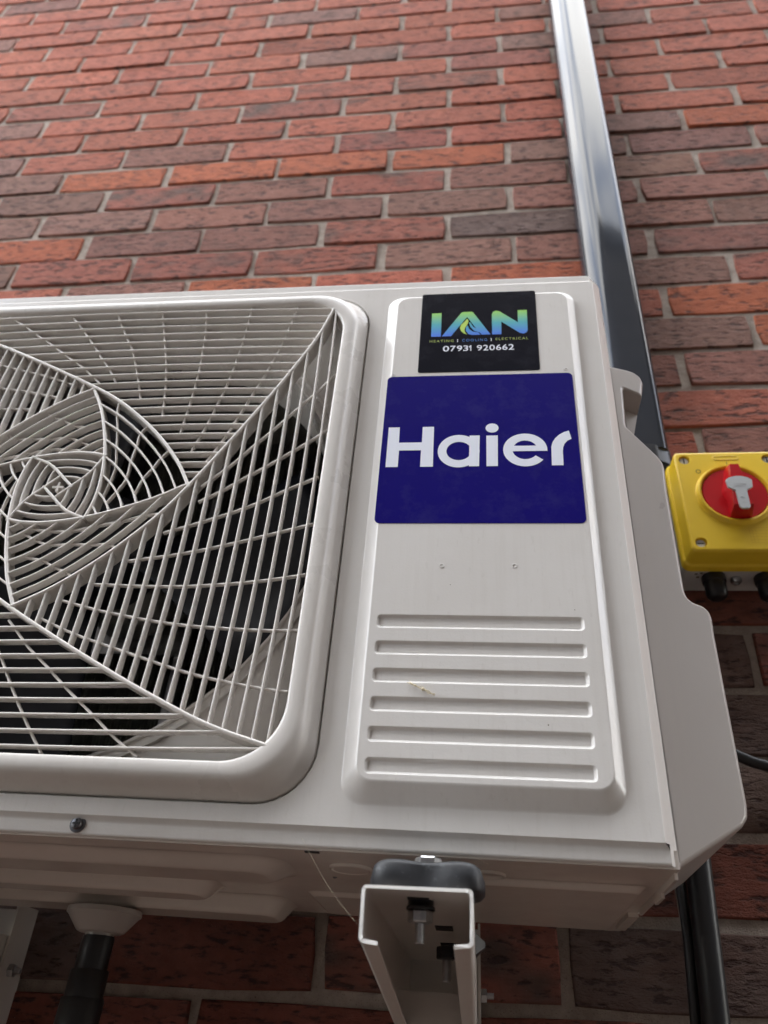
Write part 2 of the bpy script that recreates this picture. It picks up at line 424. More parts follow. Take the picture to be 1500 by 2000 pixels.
# ------------------------------------------------------------------ outdoor unit (local: x right, z up, -y to the street)
O = Vector((.7225, -.30, -2.2257))
UT = R(1.05)
unit = thing('air_conditioner', 'cream outdoor air conditioner unit with square fan grille on wall brackets', 'air conditioner', O, (0, UT, 0))
XL, XR, ZT = -.800, -.0105, .549
XE = -.0022                            # where the right-hand chamfer ends        # flat of the front
GC = Vector((-.489, .280))             # grille centre
DEP = .262
# --- front panel
fp = MB()
ST = .0125                             # top of the set-back bottom strip
hole = rrect(GC.x - .2565, GC.x + .2565, GC.y - .2565, GC.y + .2565, .042, 0, 8)
def bulge(t, y):
    return rrect(lerp(-.2155, -.2040, t), lerp(-.0300, -.0385, t), lerp(.0265, .0410, t), lerp(.5340, .5225, t), lerp(.016, .011, t), y, 8)
bl = []
for t, e in ((0, 0), (.04, .012), (.09, .045), (.14, .09), (.86, .91), (.91, .955), (.96, .988), (1, 1)):
    bl.append(bulge(t, -.0085 * e))
outer = [(XL, 0, ST), (XR, 0, ST), (XR, 0, ZT), (XL, 0, ZT)]
fp.fill([outer, hole, bl[0]])
fp.loft(bl)
slots = []
for i in range(6):
    zc = .1570 - .02135 * i
    slots.append((-.1992, -.0484, zc - .0056, zc + .0056))
top_holes = []
for (x0, x1, z0, z1) in slots:
    ls = []
    for ins, dy, r in ((0, 0, .0030), (.0003, .0001, .0029), (.0007, .0005, .0027), (.0015, .0016, .0022), (.0019, .0020, .0019), (.0024, .0022, .0016)):
        ls.append(rrect(x0 + ins, x1 - ins, z0 + ins, z1 - ins, r, -.0085 + dy, 4))
    fp.loft(ls, False, True); top_holes.append(ls[0])
fp.fill([bl[-1]] + top_holes)
# hole lip folding in
fp.loft([hole, rrect(GC.x - .2555, GC.x + .2555, GC.y - .2555, GC.y + .2555, .041, .0015, 8), rrect(GC.x - .2545, GC.x + .2545, GC.y - .2545, GC.y + .2545, .040, .016, 8)])
# step to the bottom strip
SB_ = .0034; XS = XR + SB_ * (XE - XR) / .009
ls = [[(XL, y, z), (XR + (XS - XR) * y / SB_, y, z)] for y, z in ((0, ST), (.0002, ST - .0003), (.0008, ST - .0008), (.0026, ST - .0026), (.0032, ST - .0034), (SB_, ST - .0043))]
ls += [[(XL, y, z), (XS, y, z)] for y, z in ((SB_, .0018), (SB_ + .0003, .0008), (SB_ + .0012, .0001), (SB_ + .004, -.0001), (.0140, -.0001))]
fp.loft(ls, closed=False)
# top edge of the panel, rolled back under the lid
fp.loft([[(XL, y, z), (XR, y, z)] for y, z in ((0, ZT), (.0002, ZT + .0008), (.0009, ZT + .0016), (.0018, ZT + .0019), (.003, ZT + .0019))], closed=False)
# right chamfer and return
ch = [(XR, 0), (XR + .0003, .00015), (XR + .0006, .0005), (XE - .0005, .0086), (XE, .0095), (XE + .0001, .011), (XE + .0001, .040)]
fp.loft([[(x, y, ST) for x, y in ch], [(x, y, ZT) for x, y in ch]], closed=False)
ch2 = [(XS, SB_), (XS + .0003, SB_ + .0003)] + ch[3:]
fp.loft([[(x, y, 0) for x, y in ch2], [(x, y, ST) for x, y in ch2]], closed=False)
fp.add([(XR, 0, ST), (XS, SB_, ST), (XE, .0095, ST)], [(0, 1, 2)], False)
fp.add([(XS, SB_, 0), (XE, .0095, 0), (XE, .04, 0), (XS, .04, 0)], [(0, 1, 2, 3)], False)
fpo = fp.obj('front_panel', M['paint'], unit, sharp=50)
# --- top cover
tp = MB()
def ol(xr, zt, r, y, ins=0):
    return [(XL - .002 + ins, y, .5462 + ins), (xr - ins, y, .5462 + ins)] + [(xr - r + (r - ins) * math.cos(R(90 * k / 6)), y, zt - r + (r - ins) * math.sin(R(90 * k / 6))) for k in range(7)] + [(XL - .002 + ins, y, zt - ins)]
tp.loft([ol(-.0112, .5610, .0045, .0018, .0012), ol(-.0112, .5610, .0045, .0020, .0006), ol(-.0112, .5610, .0045, .0026, .0001), ol(-.0112, .5611, .0045, .0036), ol(-.0035, .5616, .0045, .0115), ol(-.0022, .5618, .0045, .0135), ol(-.0020, .5640, .0045, DEP)], True, True)
tp.obj('top_cover', M['paint'], unit, sharp=45)
# --- sides and back
cs = MB()
cs.add([(XE, .012, 0), (XE, DEP, 0), (XE, DEP, .55), (XE, .012, .55)], [(0, 1, 2, 3)], False)
cs.add([(XL, .0, 0), (XL, DEP, 0), (XL, DEP, .55), (XL, .0, .55)], [(0, 1, 2, 3)], False)
cs.add([(XL, DEP, 0), (XE, DEP, 0), (XE, DEP, .55), (XL, DEP, .55)], [(0, 1, 2, 3)], False)
cs.obj('casing', M['paint'], unit)
# --- base pan with stamped pads
bp = MB()
bz = -.0004
bp.box((XL + .002, .006, bz - .0008), (XE - .0004, DEP, bz + .010))
bp.obj('base_pan', M['pan'], unit)
def pad(x0, x1, y0, y1, h, r, ins, name='stamped_pad'):
    mb = MB(); ls = []
    for k in range(8):
        t = k / 7; e = t * t * (3 - 2 * t)
        l = rrect(x0 + ins * t, x1 - ins * t, y0 + ins * t, y1 - ins * t, max(.002, r - ins * t * .5), 0, 6)
        ls.append([(p[0], p[2], bz - .0010 - h * e) for p in l])
    mb.loft(ls, False, True)
    return mb.obj(name, M['pan'], unit, sharp=60)
pad(-.720, -.255, .030, .105, .0075, .022, .018)
pad(-.640, -.330, .120, .175, .0105, .020, .014)
pad(-.770, -.285, .185, .255, .0135, .018, .014)
pad(-.140, -.012, .060, .235, .0040, .008, .006)
pad(-.262, -.205, .150, .250, .0030, .010, .006)
pad(-.110, -.065, .085, .215, .0022, .006, .005)
kn = MB(); kn.lathe([(.0150, 0), (.0150, -.0012), (.0135, -.0020), (.0125, -.0012), (.0122, -.0004)], 'z', (-.212, .055, bz - .0008), 28); kn.lathe([(.0122, -.0016), (.0, -.0016)], 'z', (-.212, .055, bz - .0008), 28)
kn.obj('knockout', M['pan'], unit)
kn = MB(); kn.lathe([(.0120, 0), (.0120, -.0014), (.0100, -.0018), (.0095, -.0006), (.0, -.0010)], 'z', (-.118, .050, bz - .0008), 28); kn.obj('knockout', M['pan'], unit)
ss = MB(); ss.box((-.236, .0085, bz - .0014), (-.2265, .0125, bz - .0006)); ss.obj('slot', M['dark'], unit)
fl = MB(); fl.box((-.0042, .016, -.0052), (XE, .150, bz)); fl.box((-.0046, .06, -.0082), (-.0026, .085, -.0052)); fl.box((-.0100, .165, -.0042), (XE, .235, bz)); fl.obj('end_flange', M['pan'], unit)
# --- service cover on the right end, swelling out towards the back

sc = MB()
CV = [(-.0018, .4448), (.0164, .4482), (.0240, .4485), (.0300, .4450), (.0321, .4380), (.0285, .4185), (.0100, .4205), (.0078, .3715), (.0342, .3480), (.0385, .3420), (.0392, .3350), (.0377, .3112), (.0374, .2110), (.0384, .2060), (.0420, .2030), (.0520, .2015), (.0560, .1985), (.0576, .1925), (.0568, .1786), (.0566, .0500), (.0552, .0415), (.0500, .0350), (-.0018, .0008)]
def offset_poly(P, d):
    out = []
    n = len(P)
    for i in range(n):
        a, p, b = Vector(P[i - 1]), Vector(P[i]), Vector(P[(i + 1) % n])
        e0, e1 = (p - a).normalized(), (b - p).normalized()
        n0, n1 = Vector((-e0.y, e0.x)), Vector((-e1.y, e1.x))
        m_ = (n0 + n1); m_ = m_ / max(.35, m_.length_squared) * 2 if m_.length > 1e-6 else n0
        out.append(tuple(p + m_ * d))
    return out
CV = CV[::-1]                                # counter-clockwise: offset_poly(+) goes inwards
CVr = rounded(CV, [.0022 for i in range(len(CV))], 4)
fy = lambda x: .0172 + .5 * x
def cvloop(d, back, yabs=None):
    return [(x, (fy(x) + back) if yabs is None else yabs, z) for x, z in offset_poly(CVr, d)]
lps = [cvloop(.0026, 0), cvloop(.0016, .0003), cvloop(.0008, .0009), cvloop(.0002, .0018), cvloop(0, .0032), cvloop(0, .02), [(x, .225, z) for x, z in CVr]]
sc.loft(lps); sc.fill([[(x, fy(x), z) for x, y, z in lps[0]]])
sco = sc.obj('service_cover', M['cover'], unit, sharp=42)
pk = MB()
pkt = [(.0100, .4195), (.0282, .4180), (.0168, .3705), (.0082, .3712)]
pk.add([(x, fy(x) + .026, z) for x, z in pkt] + [(.0100, fy(.01) + .002, .4198), (.0282, fy(.0282) + .004, .4186)], [(0, 1, 2, 3), (0, 1, 5, 4)], False)
pk.add([(.0082, fy(.008) + .002, .3712), (.0100, fy(.01) + .002, .4195), (.0100, fy(.01) + .026, .4195), (.0082, fy(.008) + .026, .3712)], [(0, 1, 2, 3)], False)
pk.obj('handle_pocket', M['cover'], sco)
cv2 = MB(); cv2.loft([[(x, .2251, z) for x, z in CVr], [(x, .2262, z) for x, z in CVr]], True, True, smooth=False); cv2.obj('cover_back', M['cover'], sco)

# --- fan grille (centred on GC, front at y = -.0165)
def gob(mb, name, parent, rot=0, mt=None, sharp=35):
    return mb.obj(name, mt or M['plastic'], parent, None, sharp)
gr = MB()
fr = [(0, .006, .042), (0, -.0125, .042), (.0002, -.0140, .042), (.0008, -.0152, .0423), (.0020, -.0158, .0425), (.0050, -.0162, .043), (.0085, -.0161, .043), (.0108, -.0153, .043), (.0126, -.0138, .043), (.0142, -.0115, .042), (.0160, -.0085, .042), (.0180, -.0050, .041), (.0202, -.0020, .041), (.0212, -.0006, .040), (.0217, .0004, .040), (.0219, .0030, .040), (.0220, .0120, .040)]
HI = .2325
gr.loft([rrect(GC.x - HI - u, GC.x + HI + u, GC.y - HI - u, GC.y + HI + u, r, y, 12) for u, y, r in fr])
grille = gr.obj('fan_grille', M['plastic'], unit, sharp=60)
YF, YB = -.0150, -.0075
def blade(path, t=.00092, yf=YF, yb=YB, name='slat'):
    """a strip standing on edge along a 2-D path (x, z), with a rounded front"""
    P = [Vector(p) for p in path]; mb = MB(); loops = []
    for i, p in enumerate(P):
        d = (P[min(i + 1, len(P) - 1)] - P[max(i - 1, 0)]).normalized(); nn = Vector((-d.y, d.x))
        sec = [(-t * .62, yb), (-t, yf + t * .9), (-t * .86, yf + t * .42), (-t * .5, yf + t * .12), (0, yf), (t * .5, yf + t * .12), (t * .86, yf + t * .42), (t, yf + t * .9), (t * .62, yb)]
        loops.append([(p.x + nn.x * a, y, p.y + nn.y * a) for a, y in sec])
    # nose and flanks kept apart so that each is shaded on its own
    mb.loft([l[1:8] for l in loops], closed=False); mb.loft([l[0:2] for l in loops], closed=False); mb.loft([l[7:9] for l in loops], closed=False); mb.loft([[l[8], l[0]] for l in loops], closed=False)
    return mb.mesh(name, None, 0)
def four(me, name, ks=(0, 1, 2, 3)):
    for k in ks:
        o = bpy.data.objects.new(name, me)
        if not me.materials: me.materials.append(M['slat'])
        COL.objects.link(o); o.parent = grille; o.location = (GC.x, 0, GC.y); o.rotation_euler = (0, R(-90 * k), 0)
A1 = 1e-3
curA = [(.2222, .2262), (.2081, .1792), (.1863, .1290), (.1642, .0840), (.1432, .0436), (.1182, -.0020), (.0969, -.0345), (.0631, -.0725), (.0288, -.1015), (-.0017, -.1199)]   # corner > v1 > v2
curB = [(-.0020, .1182), (.0130, .0915), (.0255, .0600), (.0335, .0320), (.0380, .0035), (.0378, -.0185), (.0346, -.0350)]                        # v0 > w0 > w1
curC = [(.0335, .0345), (.0250, .0150), (.0100, -.0020), (-.0005, -.0135)]                                                                        # w0 > x
SA, SB, SCc = smooth_path(curA, 64), smooth_path(curB, 24), smooth_path(curC, 10)
rot90 = lambda p, k: [p, Vector((p[1], -p[0])), Vector((-p[0], -p[1])), Vector((-p[1], p[0]))][k % 4] if k else Vector(p)
four(blade(SA, .0016, YF - .0010, .001, 'spiral_rib'), 'spiral_rib')
four(blade(SB, .0015, YF - .0006, -.002, 'spiral_rib'), 'spiral_rib')
four(blade(SCc, .0013, YF - .0004, -.003, 'spiral_rib'), 'spiral_rib')
SA1 = [rot90(p, 1) for p in SA]          # clockwise neighbour: bottom-right corner > v2
def at_x(path, x):
    best = None
    for a, b in zip(path, path[1:]):
        if (a.x - x) * (b.x - x) <= 0 and abs(a.x - b.x) > 1e-9:
            t = (x - a.x) / (b.x - a.x); z = a.y + (b.y - a.y) * t
            if best is None: best = z
    return best
sl0 = []
for k in range(0, 21):
    x = .2235 - .01100 * k
    zt, zb = at_x(SA, x), at_x(SA1, x)
    if x > .2215: zt, zb = .2190, -.2190
    if zt is None or zb is None: continue
    bow = .0042 * (zt - zb) / .45
    pts = [Vector((x + bow * (1 - (2 * i / 14 - 1) ** 2), lerp(zt, zb, i / 14))) for i in range(15)]
    sl0.append(pts); four(blade(pts), 'slat')
# slats of the inner square: side v0-v1
iv1 = min(range(len(SA)), key=lambda i: (SA[i] - Vector((.1182, -.0020))).length)
SAm = [rot90(p, 3) for p in SA]           # curve that comes from the top-left corner through v0 to v1
i0 = min(range(len(SAm)), key=lambda i: (SAm[i] - Vector((-.0020, .1182))).length)
side = SAm[i0:]
SB1 = [rot90(p, 1) for p in SB]           # v1 > w1 > w2
iw1 = min(range(len(SB1)), key=lambda i: (SB1[i] - Vector((.0346, -.0345))).length)
def pick(path, i_end, t):
    f = t * i_end; i = min(int(f), len(path) - 2); return path[i].lerp(path[i + 1], f - i)
def bowed(a, b, ref, n=12):
    """path from a to b with the curvature of ref"""
    r0, r1 = ref[0], ref[-1]; out = []
    L0 = (r1 - r0).length; e = (r1 - r0) / L0; nn = Vector((-e.y, e.x)); L1 = (b - a).length; e1 = (b - a) / L1; n1 = Vector((-e1.y, e1.x))
    for i in range(n + 1):
        q = ref[round(i / n * (len(ref) - 1))] - r0
        out.append(a + e1 * (q.dot(e) / L0 * L1) + n1 * (q.dot(nn) / L0 * L1))
    return out
sl1 = []
for k in range(1, 8):
    pts = bowed(pick(SB, len(SB) - 1, k / 8.2), pick(SB1, iw1, k / 8.2), side); sl1.append(pts); four(blade(pts), 'slat')
SBm = [rot90(p, 3) for p in SB]           # v3 > w3 > w0
iw3 = min(range(len(SBm)), key=lambda i: (SBm[i] - rot90(Vector((.0335, .0320)), 3)).length)
side2 = SBm[iw3:]
SCm = [rot90(p, 3) for p in SCc]
for k in range(1, 4):
    pts = bowed(pick(SCm, len(SCm) - 1, k / 4.6), pick(SCc, len(SCc) - 4, k / 4.6), side2, 8); four(blade(pts), 'slat')
# thin ribs set back behind the slats
RIBS = [[(.2315, -.1816), (.2097, -.1792), (.1698, -.1724), (.1405, -.1650), (.1055, -.1544), (.0598, -.1402), (.0277, -.1274)],
        [(.2319, -.1337), (.2021, -.1338), (.1572, -.1318), (.1278, -.1290), (.0972, -.1240), (.0702, -.1188), (.0396, -.1111)],
        [(.2315, -.0855), (.1950, -.0917), (.1496, -.0962), (.1115, -.0973), (.0612, -.0960)],
        [(.2317, -.0375), (.1675, -.0567), (.1259, -.0669), (.0835, -.0739)],
        [(.2302, .0111), (.2060, -.0018), (.1743, -.0201), (.1387, -.0350), (.1067, -.0466)],
        [(.2314, .0636), (.2191, .0526), (.2025, .0387), (.1796, .0206), (.1634, .0088), (.1486, -.0029), (.1300, -.0150)],
        [(.2312, .1336), (.2180, .1127), (.2025, .0924), (.1845, .0678), (.1667, .0455), (.1517, .0255), (.1405, .0135), (.1290, .0010)]]
for rb_ in RIBS: four(blade(smooth_path(rb_, 16), .00105, -.0122, -.0088, 'cross_rib'), 'cross_rib')
for t in (.22, .45, .68):
    n_ = 12; j = int(t * n_)
    pts = [side[int(t * (len(side) - 1))]] + [s_[min(j + i // 3, n_)] for i, s_ in enumerate(sl1[:6 if t < .6 else 4])]
    four(blade(smooth_path(pts, 10), .00105, -.0122, -.0088, 'cross_rib'), 'cross_rib')
cb = MB(); cb.box((GC.x - .005, -.014, GC.y - .001), (GC.x + .005, -.006, GC.y + .001)); cb.box((GC.x - .001, -.0142, GC.y - .005), (GC.x + .001, -.006, GC.y + .005)); cb.obj('centre_cross', M['plastic'], grille)
# --- behind the grille: stepped bell mouth, inner box, fan, motor, coil
bm_ = MB(); n_ = 56
def ring(r, y): return [(GC.x + r * math.cos(2 * math.pi * k / n_), y, GC.y + r * math.sin(2 * math.pi * k / n_)) for k in range(n_)]
def sq(h, y):
    out = []
    for k in range(n_):
        a = 2 * math.pi * k / n_; c, s_ = math.cos(a), math.sin(a); q = h / max(abs(c), abs(s_)); q = min(q, h * 1.36)
        out.append((GC.x + q * c, y, GC.y + q * s_))
    return out
bm_.loft([sq(.2545, .0155), sq(.2545, .0165)], smooth=False)
rs = [(.262, .0165), (.2500, .0165), (.2492, .0140), (.2470, .0138), (.2462, .0168), (.2415, .0172), (.2405, .0150), (.2385, .0150), (.2375, .0190), (.2345, .030), (.2345, .075)]
bm_.loft([sq(.2545, .0165)] + [ring(min(r, .2540), y) for r, y in rs])
bm_.obj('bell_mouth', M['plastic'], unit, sharp=30)
ib = MB(); ib.add([(-.775, .03, .012), (-.235, .03, .012), (-.235, .25, .012), (-.775, .25, .012), (-.775, .03, .54), (-.235, .03, .54), (-.235, .25, .54), (-.775, .25, .54)], [(0, 1, 2, 3), (4, 5, 6, 7), (1, 2, 6, 5), (0, 3, 7, 4)], False)
ib.obj('inner_walls', M['shroud'], unit)
cl = MB(); cl.box((-.79, .236, .014), (-.20, .246, .538)); cl.obj('coil', M['coil'], unit)
fn = MB()
for k in range(150):
    x = -.77 + k * .0036
    fn.box((x, .2285, .015), (x + .0006, .236, .537))
o = fn.obj('coil_fins', M['coil'], unit, weld=0); o['kind'] = 'stuff'
mb = MB(); mb.box((-.552, .19, .012), (-.542, .204, .54)); mb.box((-.436, .19, .012), (-.426, .204, .54)); mb.box((-.552, .184, .215), (-.426, .190, .36))
mb.obj('motor_bracket', M['zinc'], unit)
mo_ = MB(); mo_.lathe([(.0, .12), (.040, .12), (.048, .128), (.050, .15), (.050, .185), (.0, .185)], 'y', (GC.x, 0, GC.y), 28); mo_.obj('motor', M['shroud'], unit)
hb = MB(); hb.lathe([(.0, .052), (.030, .053), (.048, .060), (.054, .072), (.054, .115), (.0, .115)], 'y', (GC.x, 0, GC.y), 32); fan = hb.obj('fan', M['fan'], unit)
bl_ = MB(); nr, na = 7, 10; vs = []
for i in range(nr + 1):
    r = lerp(.050, .222, i / nr); a0, a1 = lerp(14, 8, i / nr), lerp(78, 82, (i / nr) ** .7)
    for j in range(na + 1):
        t = j / na; a = R(lerp(a0, a1, t)); vs.append((r * math.cos(a), lerp(.060, .118, t) + .010 * math.sin(t * math.pi) * (i / nr), r * math.sin(a)))
bl_.add(vs, [(i * (na + 1) + j, i * (na + 1) + j + 1, (i + 1) * (na + 1) + j + 1, (i + 1) * (na + 1) + j) for i in range(nr) for j in range(na)])
bme = bl_.mesh('fan_blade'); bme.materials.append(M['fan'])
for k in range(3):
    o = bpy.data.objects.new('fan_blade', bme); COL.objects.link(o); o.parent = fan; o.location = (GC.x, 0, GC.y); o.rotation_euler = (0, R(-312 - 120 * k), 0)
    md = o.modifiers.new('thick', 'SOLIDIFY'); md.thickness = .0025
# --- stickers with their print
YT = -.0085
def sheet(name, x0, x1, z0, z1, r, mt):
    return flat(name, [[(p[0], p[2]) for p in rrect(x0, x1, z0, z1, r, 0, 5)]], YT - .00022, mt, unit, .0003)
lg_ = sheet('logo_sticker', -.2079, -.0402, .2448, .4106, .0045, M['navy'])
YL = YT - .00048
def letter(name, contours, y=YL, mt=None, parent=lg_, sc_=1e-3): return flat(name, [[(x * sc_, z * sc_) for x, z in c] for c in contours], y, mt or M['white_print'], parent)
letter('letter_h', [[(-202.8, 347.6), (-193.0, 347.6), (-192.8, 329.8), (-172.8, 329.8), (-172.8, 347.6), (-162.9, 347.6), (-162.4, 302.8), (-173.2, 302.8), (-173.2, 321.0), (-192.2, 321.0), (-192.2, 302.8), (-202.7, 302.8)]])
letter('letter_a', [arc(-141.0, 319.7, 17.8, 18.0, 0, 359, 40), arc(-140.8, 319.7, 10.6, 10.2, 0, 359, 36)])
letter('letter_a', [[(-131.8, 336.8), (-123.1, 336.8), (-123.7, 302.8), (-132.2, 302.8)]], YL - .00006)
letter('letter_i', [[(-117.5, 336.6), (-107.7, 336.6), (-108.1, 302.8), (-117.5, 302.8)]])
letter('letter_i', [arc(-112.5, 345.2, 5.6, 5.2, 0, 350, 24)])
e_out = arc(-85.0, 320.2, 18.4, 18.0, -4, 322, 44)
e_in = arc(-85.0, 320.2, 10.6, 10.3, 322, 188, 20)
letter('letter_e', [[(-66.6, 318.7)] + e_out[1:] + e_in + [(-94.4, 318.7)], arc(-85.0, 320.4, 10.2, 10.0, 25, 155, 20)])
letter('letter_r', [[(-63.8, 303.0), (-54.3, 303.0), (-54.0, 318.0), (-53.4, 322.5), (-52.0, 326.4), (-49.6, 329.6), (-46.0, 331.7), (-47.6, 340.9), (-52.0, 339.2), (-56.0, 336.4), (-59.6, 332.4), (-62.0, 328.0), (-63.2, 323.0)]])
ia = sheet('installer_sticker', -.1803, -.0684, .4152, .5268, .0022, M['black_vinyl'])
G = M['grad']
letter('letter_i', [[(-169.8, 497.4), (-160.4, 497.4), (-160.2, 463.6), (-169.6, 463.6)]], mt=G, parent=ia)
px_ = lambda P: [(-170 + (a - 235) / 1035 * 92.5, 464.5 + (525 - b) / 245 * 33.5) for a, b in P]
letter('letter_a', [px_([(355, 530), (560, 288), (580, 280), (672, 280), (690, 288), (875, 525), (782, 525), (760, 500), (700, 482), (660, 440), (645, 395), (655, 390), (690, 440), (725, 462), (625, 335), (600, 360), (455, 530)])], mt=G, parent=ia)
letter('flame', [px_([(625, 352), (640, 380), (630, 410), (603, 448), (598, 475), (608, 500), (625, 517), (592, 506), (560, 480), (549, 448), (560, 415), (595, 385)])], mt=M['lime_print'], parent=ia)
letter('flame', [px_([(630, 422), (648, 462), (685, 490), (745, 498), (770, 525), (680, 525), (640, 515), (614, 480), (612, 445)])], mt=G, parent=ia)
letter('letter_n', [[(-111.2, 464.4), (-111.3, 493.0), (-110.2, 496.6), (-107.5, 498.3), (-104.0, 497.4), (-86.4, 480.4), (-86.3, 498.1), (-77.4, 498.1), (-77.6, 469.5), (-78.8, 466.0), (-81.5, 464.3), (-85.0, 465.4), (-102.3, 482.4), (-102.5, 464.4)]], mt=G, parent=ia)
text('tagline', 'HEATING', -.1708, -.1478, .4556, .4588, YL, M['green_print'], ia, 1.3)
text('tagline', '|', -.1444, -.1437, .4552, .4592, YL, M['white_print'], ia)
text('tagline', 'COOLING', -.1397, -.1160, .4557, .4590, YL, M['blue_print'], ia, 1.3)
text('tagline', '|', -.1125, -.1118, .4552, .4592, YL, M['white_print'], ia)
text('tagline', 'ELECTRICAL', -.1080, -.0774, .4563, .4595, YL, M['green_print'], ia, 1.3)
pmm = lambda a: (-170 + (a - 235) / 1035 * 92.5) * MM
for chr_, a0, a1 in (('0', 372, 438), ('7', 450, 508), ('9', 520, 576), ('3', 587, 640), ('9', 731, 786), ('2', 796, 850), ('0', 861, 919), ('6', 931, 985), ('6', 996, 1050), ('2', 1061, 1118)):
    text('digit', chr_, pmm(a0), pmm(a1), .4426, .4502, YL, M['white_print'], ia, 1., .010)
u_ = lambda a, z: (pmm(a) * 1e3, z)
letter('digit', [[u_(661, 442.7), u_(672, 442.7), u_(672, 450.1), u_(663, 450.1), u_(647, 448.4), u_(647, 447.0), u_(661, 448.4)]], parent=ia)
# --- dimples, rivets, screws
def dimple(x, z, y, r=.0013):
    mb = MB(); mb.lathe([(r * 1.7, .0), (r * 1.2, -.0004), (r * .8, .0), (.0, .0006)], 'y', (x, y, z), 12); return mb.obj('rivet', M['paint'], unit)
for x, z in ((-.1522, .2049), (-.0969, .2053), (-.2027, .4130), (-.0453, .4154)): dimple(x, z, YT - .0001)
def screw_head(x, z, y, parent, mt, r=.0058):
    mb = MB(); mb.lathe([(r * 1.35, .0), (r * 1.35, -.0006), (r * 1.28, -.0009), (r * .92, -.0010), (r * .90, -.0022), (r * .74, -.0031), (r * .40, -.0034), (.0, -.0034)], 'y', (x, y, z), 24)
    o = mb.obj('screw', mt, parent, sharp=40)
    c = MB(); a = .0026
    c.box((x - a, y - .0036, z - .0006), (x + a, y - .0033, z + .0006)); c.box((x - .0006, y - .00362, z - a), (x + .0006, y - .0033, z + a)); c.obj('cross_slot', M['dark'], o)
screw_head(-.3916, .0068, .0034, unit, M['screw'], .0041)
rv = MB(); rv.lathe([(.0022, 0), (.0019, -.001), (.001, -.0016), (0, -.0017)], 'y', (-.2285, .0905, -.0002), 12); rv.obj('rivet', M['screw'], unit)
# specks of dirt
sp_ = MB()
rs_ = random.Random(5)
for i in range(60):
    x, z = rs_.uniform(-.43, -.01), rs_.uniform(.014, .53)
    if -.222 < x < -.024 and .02 < z < .54:
        if -.21 < x < -.04 and .24 < z < .53 or not (-.2 < x < -.045 and .045 < z < .52): continue
        y = YT - .00012
        if z < .175 and any(s0 - .004 < z < s1 + .004 for _, _, s0, s1 in slots): continue
    elif x < -.226: continue
    else: continue
    r = rs_.uniform(.00025, .0006); sp_.lathe([(r, 0), (r * .6, -.0002), (0, -.0003)], 'y', (x, y, z), 6)
o = sp_.obj('dirt_specks', M['print_dark'], unit); o['kind'] = 'stuff'

# ------------------------------------------------------------------ bits of cobweb on the front
wb = MB(); rw = random.Random(9)
P0, P1 = Vector((-.1725, .1085)), Vector((-.1540, .1000))
for j in range(5):
    path = []
    for i in range(9):
        t = i / 8; p = P0.lerp(P1, t); path.append((p.x + rw.gauss(0, .0006), YT - .0006 - rw.random() * .0010, p.y + rw.gauss(0, .0007)))
    wb.tube(path, .00016, 5)
for c in ((.25, .0009), (.55, .0013), (.62, .0008), (.1, .0007)):
    p = P0.lerp(P1, c[0]); wb.lathe([(0, -c[1]), (c[1] * .8, -c[1] * .4), (c[1], 0), (c[1] * .6, c[1] * .6), (0, c[1])], 'y', (p.x, YT - .0013, p.y), 8)
ob = wb.obj('cobweb', M['web']); ob.matrix_world = Matrix.Translation(O) @ Matrix.Rotation(UT, 4, 'Y')
tag(ob, 'scrap of pale cobweb stuck on the grooved panel', 'cobweb')
th_ = MB()
def wpt(lx, y, lz): return Vector((lx, y, lz))
a, b = wpt(-.236, -.004, .004), wpt(-.188, -.034, -.050)
th_.tube([a.lerp(b, i / 10) + Vector((0, 0, -.004 * math.sin(math.pi * i / 10))) for i in range(11)], .00004, 4)
a, b = wpt(-.168, -.010, -.004), wpt(-.118, -.004, -.006)
th_.tube([a.lerp(b, i / 10) + Vector((0, 0, .006 * math.sin(math.pi * i / 10))) for i in range(11)], .00004, 4)
ob = th_.obj('spider_thread', M['web']); ob.matrix_world = Matrix.Translation(O) @ Matrix.Rotation(UT, 4, 'Y')
tag(ob, 'fine spider threads hanging from the lower lip down to the bracket', 'spider thread')

